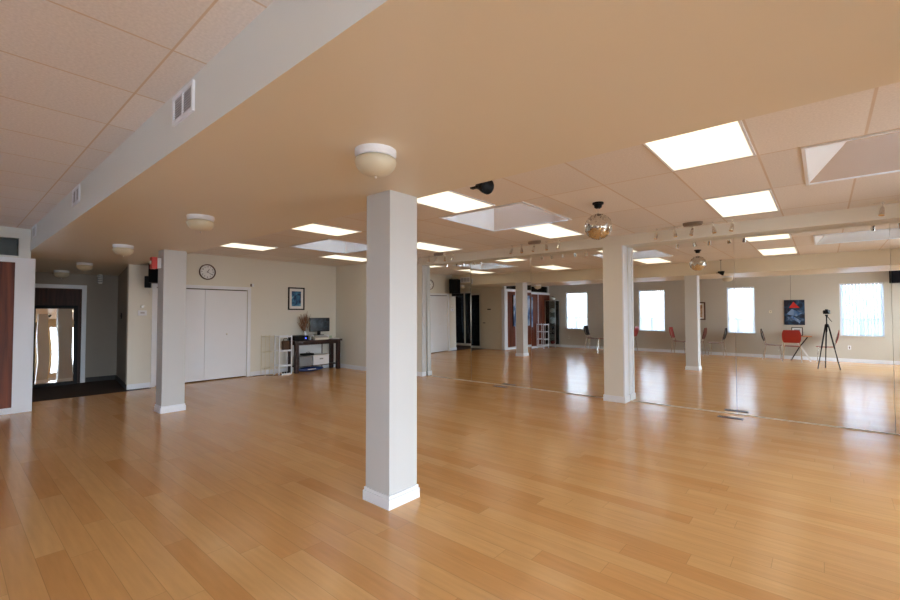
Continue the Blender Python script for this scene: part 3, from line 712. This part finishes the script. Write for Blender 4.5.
s2 = speaker('black loudspeaker high on the window wall, at the right edge', (1.58, -2.24, 2.42), 1.45, .34, .26, .36)
bm = new_bm(); box(bm, -.22, -.13, -.04, .04, -.06, .06); obj('wall_bracket', bm, 'black', s2)
# hall emergency lamp and switch
t = thing('wall_lamp', 'small white ribbed lamp high on the dark hall end wall', 'lamp', (XB, 2.19, 2.20))
boxo('lamp_plate', 'ivory', 0, .02, -.045, .045, .02, .11, t, .003)
bm = new_bm(); lathe(bm, [(0, -.13), (.022, -.13), (.04, -.11), (.045, .05), (.035, .07), (0, .07)], 20, Matrix.Translation((.065, 0, 0))); obj('lamp_body', bm, 'paper', t, smooth=False)
bm = new_bm()
for z in (-.09, -.05, -.01, .03): lathe(bm, [(.044, z), (.050, z), (.050, z + .014), (.044, z + .014)], 20, Matrix.Translation((.065, 0, 0)))
obj('lamp_rings', bm, 'rail', t)
t = thing('light_switch', 'dark light switch on the grey hall side wall', 'switch', (-10.95, 2.408, 1.39), math.atan2(-.21, 1.72))
boxo('switch_plate', 'black', -.04, .04, -.012, .002, -.06, .06, t, .003); boxo('switch_toggle', 'rim', -.008, .008, -.022, -.012, -.015, .015, t)
# leaning framed mirror
t = thing('leaning_mirror', 'tall black framed mirror leaning against the brown hall door', 'mirror', (XB + .13, 1.485, .006), rot=(0, math.radians(-3.0), 0))
hw, H = .35, 1.60; bm = new_bm(); f = .065
for b in ((-hw, -hw + f, 0, H), (hw - f, hw, 0, H), (-hw + f, hw - f, 0, f), (-hw + f, hw - f, H - f, H)): box(bm, -.025, .012, b[0], b[1], b[2], b[3])
obj('mirror_frame', bm, 'black', t, .004)
boxo('mirror_glass', 'wavymirror', -.015, -.005, -hw + f, hw - f, f, H - f, t)

# ------------------------------------------------------------------ desk corner
DX, DY, DZ = -9.75, 6.16, .775
t = thing('console_desk', 'dark brown wooden console desk in the far corner', 'desk', (DX, DY, 0))
boxo('desk_top', 'desk', -.23, .21, -.68, .66, DZ - .05, DZ, t, .004)
boxo('apron', 'desk', -.18, .16, -.60, .58, DZ - .11, DZ - .05, t)
for (x, y) in ((.135, -.60), (.135, .58), (-.165, -.60), (-.165, .58)):
    boxo('leg', 'desk', x - .04, x + .04, y - .045, y + .045, 0, DZ - .05, t, .003)
boxo('lower_shelf', 'desk', -.165, .135, -.56, .54, .13, .155, t)
t = thing('computer_monitor', 'black flat computer monitor on a white base on the desk', 'monitor', (-9.72, 6.25, DZ), -.12)
bm = new_bm(); box(bm, -.02, .015, -.26, .27, .20, .545); obj('monitor_body', bm, 'black', t, .006)
boxo('screen', 'screen', .015, .017, -.245, .255, .222, .53, t)
boxo('stand_neck', 'black', -.05, -.02, -.04, .04, .02, .30, t)
boxo('stand_foot', 'black', -.10, .025, -.12, .12, .105, .12, t, .004)
boxo('riser', 'white', -.13, .03, -.25, .25, .085, .105, t, .003)
for s in (-1, 1): boxo('riser_leg', 'white', -.13, .03, s * .24 - .01, s * .24 + .01, 0, .085, t)
t = thing('keyboard_mixer', 'white mixer with rows of grey keys below the monitor', 'mixer', (-9.60, 6.22, DZ))
bm = new_bm(); hexa(bm, [(-.055, -.20, 0), (.055, -.20, 0), (.055, .20, 0), (-.055, .20, 0), (-.055, -.20, .10), (.055, -.20, .05), (.055, .20, .05), (-.055, .20, .10)]); obj('mixer_body', bm, 'ivory', t, .003)
for i in range(3):
    x = -.035 + i * .033; z = .10 - (x + .055) / .11 * .05; boxo('key_row', 'greybox', x - .009, x + .009, -.18, .18, z - .004, z + .005, t)
t = thing('stereo_amplifier', 'flat black amplifier with a blue light at the left of the desk', 'amplifier', (-9.74, 5.67, DZ))
boxo('amplifier_case', 'black', -.17, .17, -.185, .185, .01, .12, t, .004)
for y in (-.15, .15):
    for x in (-.13, .13): bm = new_bm(); lathe(bm, [(0, 0), (.014, 0), (.014, .012), (0, .012)], 12, Matrix.Translation((x, y, 0))); obj('foot', bm, 'black', t)
boxo('power_light', 'led', .17, .174, .095, .120, .045, .068, t)
bm = new_bm(); lathe(bm, [(0, 0), (.022, 0), (.020, .018), (0, .019)], 20, Matrix.Translation((.17, -.08, .06)) @ Matrix.Rotation(PI / 2, 4, 'Y')); obj('volume_knob', bm, 'black', t)
t = thing('reed_vase', 'white vase of tall brown dried reeds left of the monitor', 'vase', (-9.86, 5.925, DZ))
bm = new_bm(); lathe(bm, [(0, 0), (.035, 0), (.045, .05), (.040, .13), (.022, .19), (.026, .22), (.020, .22), (.016, .19), (0, .05)], 24); obj('vase', bm, 'white', t, smooth=True)
bm = new_bm()
for k in range(42):
    a = random.uniform(0, 2 * PI); s = random.uniform(.02, .20); h = random.uniform(.48, .76) - s * .5
    tip = Vector((math.cos(a) * s * .6, math.sin(a) * s, h)); m_ = Vector((math.cos(a) * s * .2, math.sin(a) * s * .3, h * .55))
    tube(bm, [(0, 0, .15), m_, tip], .0018, 5)
    d = (tip - m_).normalized(); base = tip - d * random.uniform(.14, .26)
    tube(bm, [base, base + (tip - base) * .5, tip], .010, 6, .003)
obj('reeds', bm, 'reed', t)
t = thing('paper_stack', 'small stack of white papers at the right end of the desk', 'papers', (-9.66, 6.66, DZ)); 
bm = new_bm()
for k in range(4): 
    a = box(bm, -.08, .08, -.10, .10, k * .005, k * .005 + .0045); bmesh.ops.rotate(bm, verts=a, cent=(0, 0, 0), matrix=Matrix.Rotation(.06 * k, 3, 'Z'))
obj('sheets', bm, 'paper', t)
t = thing('card_holder', 'pale green card holder behind the papers on the desk', 'card holder', (-9.80, 6.62, DZ)); bm = new_bm(); box(bm, -.03, .03, -.06, .06, 0, .012); box(bm, -.006, .006, -.05, .05, .012, .075); obj('cards', bm, 'green', t, .002)
t = thing('storage_box', 'white storage box on the lower shelf of the desk', 'box', (-9.72, 6.23, .155))
boxo('box_body', 'white', -.13, .13, -.22, .22, 0, .22, t, .004); boxo('box_lid', 'paper', -.135, .135, -.225, .225, .22, .245, t, .003); boxo('box_handle', 'greybox', .13, .134, -.05, .05, .13, .16, t)
t = thing('storage_box', 'grey storage box on the lower shelf, left of the white one', 'box', (-9.72, 5.80, .155))
boxo('box_body', 'greybox', -.13, .13, -.17, .17, 0, .21, t, .004); boxo('box_lid', 'greybox', -.135, .135, -.175, .175, .21, .235, t, .003)
t = thing('black_camera_bag', 'flat black bag lying on the storage boxes', 'bag', (-9.72, 5.93, .402)); bm = new_bm(); box(bm, -.09, .09, -.17, .12, 0, .045); obj('bag_body', bm, 'black', t, .012)
bm = new_bm(); tube(bm, [(.05, -.10, .04), (.05, -.06, .075), (.05, 0, .08), (.05, .04, .045)], .006, 6); obj('bag_handle', bm, 'black', t)
t = thing('foam_board', 'white board leaning on the wall behind the desk', 'board', (-9.965, 6.05, 0), rot=(0, math.radians(0), 0)); boxo('board_sheet', 'paper', -.008, .004, -.50, .42, .005, .66, t)
boxo('board_edge', 'brownbag', -.009, .005, .42, .45, .005, .66, t)
t = thing('floor_bag', 'blue and white plastic bag on the floor under the desk', 'bag', (-9.72, 6.0, 0)); bm = new_bm()
bmesh.ops.create_icosphere(bm, subdivisions=3, radius=.5)
for v in bm.verts:
    v.co = Vector((v.co.x * .18, v.co.y * .75, v.co.z * .11 + .055)) ; v.co += Vector((random.uniform(-1, 1), random.uniform(-1, 1), 0)) * .006; v.co.z = max(.0, v.co.z)
obj('bag_body', bm, 'blue', t, smooth=True)
boxo('bag_label', 'paper', .05, .096, -.12, .10, .05, .07, t)
t = thing('power_strip', 'white power strip with black plugs on the floor by the desk leg', 'power strip', (-9.60, 5.32, 0))
boxo('strip_body', 'white', -.03, .03, -.15, .08, 0, .035, t, .005)
for k in range(3): boxo('plug', 'black', -.015, .015, -.12 + k * .06, -.09 + k * .06, .035, .07, t)
# white shelf trolley
def trolley(lab, loc, rz, w=.32, d=.32, H=.92, m='white', shelves=(.20, .55, .88), fill=True):
    t = thing('shelf_rack', lab, 'shelf rack', loc, rz)
    for sx in (-1, 1):
        for sy in (-1, 1): boxo('post', m, sx * d / 2 - .012, sx * d / 2 + .012, sy * w / 2 - .012, sy * w / 2 + .012, .03, H, t, .002)
    for z in shelves:
        bm = new_bm(); box(bm, -d / 2 + .012, d / 2 - .012, -w / 2 - .01, w / 2 + .01, z, z + .015); box(bm, d / 2 - .010, d / 2 + .014, -w / 2 + .012, w / 2 - .012, z - .01, z + .03); box(bm, -d / 2 - .014, -d / 2 + .010, -w / 2 + .012, w / 2 - .012, z - .01, z + .03)
        obj('shelf', bm, m, t)
    for sx in (-1, 1):
        for sy in (-1, 1):
            bm = new_bm(); lathe(bm, [(0, -.009), (.022, -.009), (.022, .009), (0, .009)], 16, Matrix.Translation((sx * d / 2, sy * w / 2, .022)) @ Matrix.Rotation(PI / 2, 4, 'X')); obj('caster', bm, m, t)
    return t
trolley('white open shelf rack standing left of the desk', (-9.72, 5.28, 0), 0, .31, .20)
t = thing('brown_bag', 'brown bag on the middle shelf of the white rack beside the desk', 'bag', (-9.73, 5.34, .566)); bm = new_bm(); box(bm, -.07, .07, -.07, .07, 0, .22); obj('bag_body', bm, 'brownbag', t, .03)
bm = new_bm(); tube(bm, [(0, -.06, .21), (0, -.04, .27), (0, .04, .27), (0, .06, .21)], .008, 6); obj('bag_handle', bm, 'black', t)
# cream wire rack
t = thing('wire_rack', 'pale cream wire rack against the wall left of the white rack', 'wire rack', (-9.87, 4.97, 0))
bm = new_bm()
for x in (-.10, .10):
    for y in (-.10, .10): tube(bm, [(x, y, 0), (x, y, .93)], .006, 6)
obj('post', bm, 'creamwire', t)
for z in (.16, .54, .90):
    bm = new_bm()
    for x in (-.10, .10): tube(bm, [(x, -.10, z), (x, .10, z)], .005, 6)
    for k in range(7): y = -.09 + k * .03; tube(bm, [(-.10, y, z), (.10, y, z)], .003, 5)
    obj('wire_shelf', bm, 'creamwire', t)
bm = new_bm()
for k in range(9): y = -.09 + k * .0225; tube(bm, [(-.10, y, .16), (-.10, y, .90)], .002, 5)
obj('wire_back', bm, 'creamwire', t)
bm = new_bm(); tube(bm, [(-9.93, 4.66, .006), (-9.90, 4.9, .006), (-9.68, 5.0, .006), (-9.66, 5.12, .006), (-9.60, 5.18, .02)], .006, 6)
tag(obj('floor_cable', bm, 'black'), 'thin black cable lying along the wall left of the desk', 'cable')

# ------------------------------------------------------------------ window side (seen in the mirrors)
def chair(lab, x, y, rz, shell, seat):
    """faces +x in local space"""
    t = thing('stacking_chair', lab, 'chair', (x, y, 0), rz)
    def bent(bm, f, n=8, w=.21, th=.010):
        pts = [f(i / (n - 1)) for i in range(n)]; A = []
        for i, p in enumerate(pts):
            d = (Vector(pts[min(i + 1, n - 1)]) - Vector(pts[max(i - 1, 0)])).normalized(); nrm = Vector((-d.z, 0, d.x))
            ww = w * (1 - .18 * (abs(i / (n - 1) - .5) * 2) ** 3); A.append([[bm.verts.new(Vector((p[0], s * ww, p[2])) + nrm * th * k + (Vector((0.02, 0, 0)) if False else Vector())) for s in (-1, 1)] for k in (0, 1)])
        for i in range(n - 1):
            a, b = A[i], A[i + 1]
            bm.faces.new((a[0][0], b[0][0], b[0][1], a[0][1])); bm.faces.new((a[1][0], a[1][1], b[1][1], b[1][0]))
            for s in (0, 1): bm.faces.new((a[0][s], a[1][s], b[1][s], b[0][s]))
        for e in (0, -1): bm.faces.new((A[e][0][0], A[e][0][1], A[e][1][1], A[e][1][0]))
    bm = new_bm(); bent(bm, lambda u: (-.20 + .42 * u, 0, .455 - .02 * math.sin(PI * u) - .015 * u * u)); obj('seat', bm, seat, t, smooth=False)
    bm = new_bm(); bent(bm, lambda u: (-.215 - .07 * u - .02 * math.sin(PI * u), 0, .56 + .37 * u), w=.22, th=.012); obj('backrest', bm, shell, t)
    for s in (-1, 1):
        bm = new_bm(); tube(bm, [(.20, s * .22, 0), (.16, s * .19, .44), (-.16, s * .19, .445)], .010, 8); obj('leg', bm, 'chrome', t)
        bm = new_bm(); tube(bm, [(-.25, s * .22, 0), (-.19, s * .19, .44), (-.215, s * .18, .60), (-.275, s * .17, .86)], .010, 8); obj('leg', bm, 'chrome', t)
    return t
YC = -1.99
chair('black backed stacking chair under the leftmost window, seen in the mirror', -6.83, YC, 0, 'black', 'darkred')
chair('red stacking chair beside the engaged pillar, left side, seen in the mirror', -6.33, YC + .05, PI / 2 + .3, 'red', 'red')
chair('red stacking chair just right of the engaged pillar, seen in the mirror', -5.68, YC, PI, 'red', 'darkred')
chair('red stacking chair between second window and column reflection', -3.93, YC, 0, 'red', 'darkred')
chair('dark red chair mostly hidden behind the reflected column', -3.42, YC + .1, PI, 'darkred', 'darkred')
chair('black backed chair under the third window, seen in the mirror', -2.85, YC, PI, 'black', 'darkred')
chair('black backed chair left of the poster, seen in the mirror', -1.20, YC, 0, 'black', 'darkred')
chair('red chair with its back to the mirror below the poster', -.72, -1.59, -PI / 2, 'red', 'red')
chair('red stacking chair behind the tripod, seen in the mirror', .03, YC, PI, 'red', 'red')
# folding table under the poster
t = thing('side_table', 'small orange topped table on crossed legs below the poster', 'table', (-.55, -2.09, 0))
boxo('tabletop', 'orange', -.24, .28, -.22, .22, .715, .735, t, .004)
for s in (-1, 1):
    bm = new_bm(); tube(bm, [(-.22, s * .18, .0), (-.02, s * .18, .40), (.18, s * .18, .715)], .013, 8); obj('crossed_leg', bm, 'black', t)
    bm = new_bm(); tube(bm, [(.24, s * .15, .0), (.02, s * .15, .40), (-.18, s * .15, .715)], .013, 8); obj('crossed_leg', bm, 'metal', t)
t = framed('framed_notice', 'small white notice in a dark frame standing on the table', 'notice', (-.62, -2.20, .735 + .125), (PI / 2 - .15, 0, 0), .27, .25, .018, 'greybox', .045)
t.rotation_euler = (PI / 2 - .15, 0, PI)
# poster
t = thing('wall_poster', 'dark blue poster with red triangle hung on a cord', 'poster', (-.685, YW, 1.44), rot=(PI / 2, 0, PI))
boxo('poster_canvas', 'poster', -.25, .25, -.385, .385, .002, .025, t)
bm = new_bm(); v = [bm.verts.new(p) for p in ((-.13, .14, .0265), (.13, .14, .0265), (.02, .33, .0265))]; w = [bm.verts.new((p.co.x, p.co.y, .025)) for p in v]
bm.faces.new(v); bm.faces.new(w[::-1])
for i in range(3): bm.faces.new((v[i], w[i], w[(i + 1) % 3], v[(i + 1) % 3]))
obj('red_triangle', bm, 'posterred', t)
bm = new_bm()
for (a, b, c_, d_) in (((-.2, -.02), (.06, .10), (.2, -.06), (-.05, -.12)), ((-.16, -.26), (.05, -.10), (.10, -.15), (-.12, -.33))):
    q = [bm.verts.new((*p, .0265)) for p in (a, b, c_, d_)]; bm.faces.new(q)
obj('pale_shapes', bm, 'bluecanvas', t)
bm = new_bm(); tube(bm, [(.08, .385, .012), (.08, 1.25, .012)], .003, 5); obj('cord', bm, 'black', t)
# small framed artwork near third window
framed('framed_artwork', 'warm coloured framed artwork partly behind the reflected column', 'picture', (-3.45, YW, 1.49), (PI / 2, 0, PI), .44, .62, .045, 'warmart', .05, 'rim')
t = thing('wall_outlet', 'small ivory plate on the window wall near the glass cabinet', 'outlet', (-8.35 + .3, YW, .42)); boxo('cover_plate', 'ivory', -.035, .035, 0, .008, -.055, .055, t, .002); boxo('socket', 'rim', -.014, .014, .008, .010, -.03, .03, t)
t = thing('wall_outlet', 'small white plate low on the window wall under the rightmost window', 'outlet', (.55, YW, .42)); boxo('cover_plate', 'white', -.035, .035, 0, .008, -.055, .055, t, .002); boxo('socket', 'rim', -.014, .014, .008, .010, -.03, .03, t)
t = thing('wall_sensor', 'small ivory sensor on the window wall left of the poster', 'sensor', (-1.28, YW, 1.46)); boxo('cover_plate', 'creamwire', -.035, .035, 0, .02, -.04, .04, t, .004); boxo('sensor_eye', 'rim', -.01, .01, .02, .024, -.01, .01, t)
# blue canvas on panelled wall
t = thing('wall_canvas', 'tall blue canvas on the wood panelled wall, seen in the mirror', 'canvas', (XP + .022, -.33, 1.46))
boxo('canvas_print', 'bluecanvas', .0, .03, -.62, .62, -.60, .60, t); boxo('canvas_edge', 'black', .0, .028, .62, .65, -.60, .60, t)
# white rack in front of panelled wall
trolley('white open shelf rack against the wood panelled wall', (-8.66, -1.32, 0), 0, .40, .30, 1.0, 'white', (.12, .36, .66, .95))
# glass cabinet
t = thing('display_cabinet', 'narrow glass display cabinet in the corner by the panelled wall', 'cabinet', (-8.68, -2.19, 0))
bm = new_bm()
for x in (-.23, .23):
    for y in (-.19, .19): box(bm, x - .012, x + .012, y - .012, y + .012, 0, 1.95)
obj('post', bm, 'metal', t)
boxo('cabinet_base', 'metal', -.24, .24, -.20, .20, .03, .12, t, .003); boxo('cabinet_top', 'metal', -.245, .245, -.205, .205, 1.93, 1.96, t, .003)
for z in (.55, .98, 1.42): boxo('glass_shelf', 'cabglass', -.22, .22, -.18, .18, z, z + .008, t)
bm = new_bm(); box(bm, -.22, .22, .185, .189, .12, 1.93); obj('glass_door', bm, 'cabglass', t)
bm = new_bm(); box(bm, -.23, -.226, -.18, .18, .12, 1.93); box(bm, .226, .23, -.18, .18, .12, 1.93); obj('glass_side', bm, 'cabglass', t)
boxo('cabinet_back', 'cabglass', -.22, .22, -.192, -.187, .12, 1.93, t)
def fig(name, lab, cat, loc, prof, m, parts=None):
    t = thing(name, lab, cat, loc); bm = new_bm(); lathe(bm, prof, 20); obj('body', bm, m, t, smooth=True); return t
def soft(name, lab, cat, loc, sx, sy, sz, m, m2):
    t = thing(name, lab, cat, loc); bm = new_bm(); bmesh.ops.create_icosphere(bm, subdivisions=3, radius=1)
    for v in bm.verts: v.co = Vector((v.co.x * sx, v.co.y * sy, (v.co.z * (1 - .15 * v.co.x) + 1) * sz))
    obj('body', bm, m, t, smooth=True)
    bm = new_bm(); tube(bm, [(-sx * .5, 0, sz * 1.8), (0, 0, sz * 2.3), (sx * .5, 0, sz * 1.8)], .010, 6); obj('strap', bm, m2, t)
soft('white_handbag', 'white bag on the upper shelf of the glass cabinet', 'bag', (-8.66, -2.19, 1.428), .13, .08, .10, 'paper', 'black')
soft('white_handbag', 'white bag on the middle shelf of the glass cabinet', 'bag', (-8.66, -2.17, .988), .15, .09, .13, 'paper', 'ventdark')
soft('red_pouch', 'red pouch on the base of the glass cabinet', 'pouch', (-8.64, -2.14, .12), .10, .07, .07, 'red', 'black')
fig('display_trophy', 'dark trophy on the lower shelf of the glass cabinet', 'trophy', (-8.66, -2.19, .558), [(0, 0), (.05, 0), (.05, .02), (.012, .05), (.012, .16), (.05, .22), (.055, .30), (.045, .30), (0, .22)], 'black')
soft('cream_basket', 'cream basket standing on top of the glass cabinet', 'basket', (-8.66, -2.19, 1.96), .12, .10, .07, 'ivory', 'rim')

# tripod with the photographing camera
t = thing('camera_tripod', 'black tripod standing before the right mirror, seen reflected', 'tripod', (0, 0, 0))
hub = Vector((-F.x * .085, -F.y * .085, 0))
bm = new_bm(); tube(bm, [hub + Vector((0, 0, .95)), hub + Vector((0, 0, 1.345))], .014, 10); obj('centre_column', bm, 'black', t)
bm = new_bm(); lathe(bm, [(0, 1.06), (.035, 1.06), (.045, 1.10), (.035, 1.14), (0, 1.15)], 16, Matrix.Translation(hub)); obj('hub', bm, 'black', t)
for k in range(3):
    a = k * 2 * PI / 3 + math.radians(139.5); d = Vector((math.cos(a), math.sin(a), 0))
    bm = new_bm(); tube(bm, [hub + d * .035 + Vector((0, 0, 1.10)), hub + d * .15 + Vector((0, 0, .52))], .016, 8)
    tube(bm, [hub + d * .147 + Vector((0, 0, .535)), hub + d * .25 + Vector((0, 0, .015))], .011, 8); lg = obj('leg', bm, 'black', t)
    bm = new_bm(); bmesh.ops.create_uvsphere(bm, u_segments=10, v_segments=8, radius=.016); bmesh.ops.translate(bm, verts=bm.verts[:], vec=hub + d * .25 + Vector((0, 0, .016))); obj('rubber_foot', bm, 'black', lg)
bm = new_bm(); box(bm, -.03, .03, -.03, .03, 1.345, 1.385); bmesh.ops.translate(bm, verts=bm.verts[:], vec=hub); obj('tripod_head', bm, 'black', t, .004)
bm = new_bm(); tube(bm, [hub + Vector((0, 0, 1.36)), hub + Vector((.10, -.14, 1.20))], .008, 8); obj('pan_handle', bm, 'black', t)
c = thing('photo_camera', 'black photo camera on the tripod, seen in the mirror', 'camera', (0, 0, EYE)); c.rotation_euler = (0, 0, math.atan2(F.y, F.x))
boxo('camera_body', 'black', -.12, -.06, -.07, .07, -.05, .045, c, .008); boxo('prism', 'black', -.115, -.065, -.025, .025, .045, .07, c, .006); boxo('grip', 'black', -.07, -.045, -.07, -.045, -.045, .035, c, .006)
bm = new_bm(); lathe(bm, [(0, -.06), (.033, -.06), (.036, -.03), (.036, -.012), (.030, -.012), (.028, -.022), (0, -.024)], 24, Matrix.Rotation(PI / 2, 4, 'Y')); obj('lens', bm, 'black', c)

# drapes at the right end, which the leaning mirror shows
for (y0, y1), lb in (((2.62, 3.20), 'cream drape left of the narrow end window'), ((3.50, 3.93), 'cream drape right of the narrow end window')):
    bm = new_bm(); n = 40; A = []
    for i in range(n + 1):
        y = y0 + (y1 - y0) * i / n; x = XR - .09 + .03 * math.sin(i * 1.3)
        A.append([bm.verts.new((x, y, .03)), bm.verts.new((x, y, 2.6)), bm.verts.new((x + .004, y, .03)), bm.verts.new((x + .004, y, 2.6))])
    for i in range(n):
        a, b = A[i], A[i + 1]; bm.faces.new((a[0], b[0], b[1], a[1])); bm.faces.new((a[2], a[3], b[3], b[2])); bm.faces.new((a[0], a[2], b[2], b[0])); bm.faces.new((a[1], b[1], b[3], a[3]))
    for e in (0, -1): q = A[e]; bm.faces.new((q[0], q[1], q[3], q[2]))
    tag(obj('drape', bm, 'drape', smooth=True), lb, 'curtain')
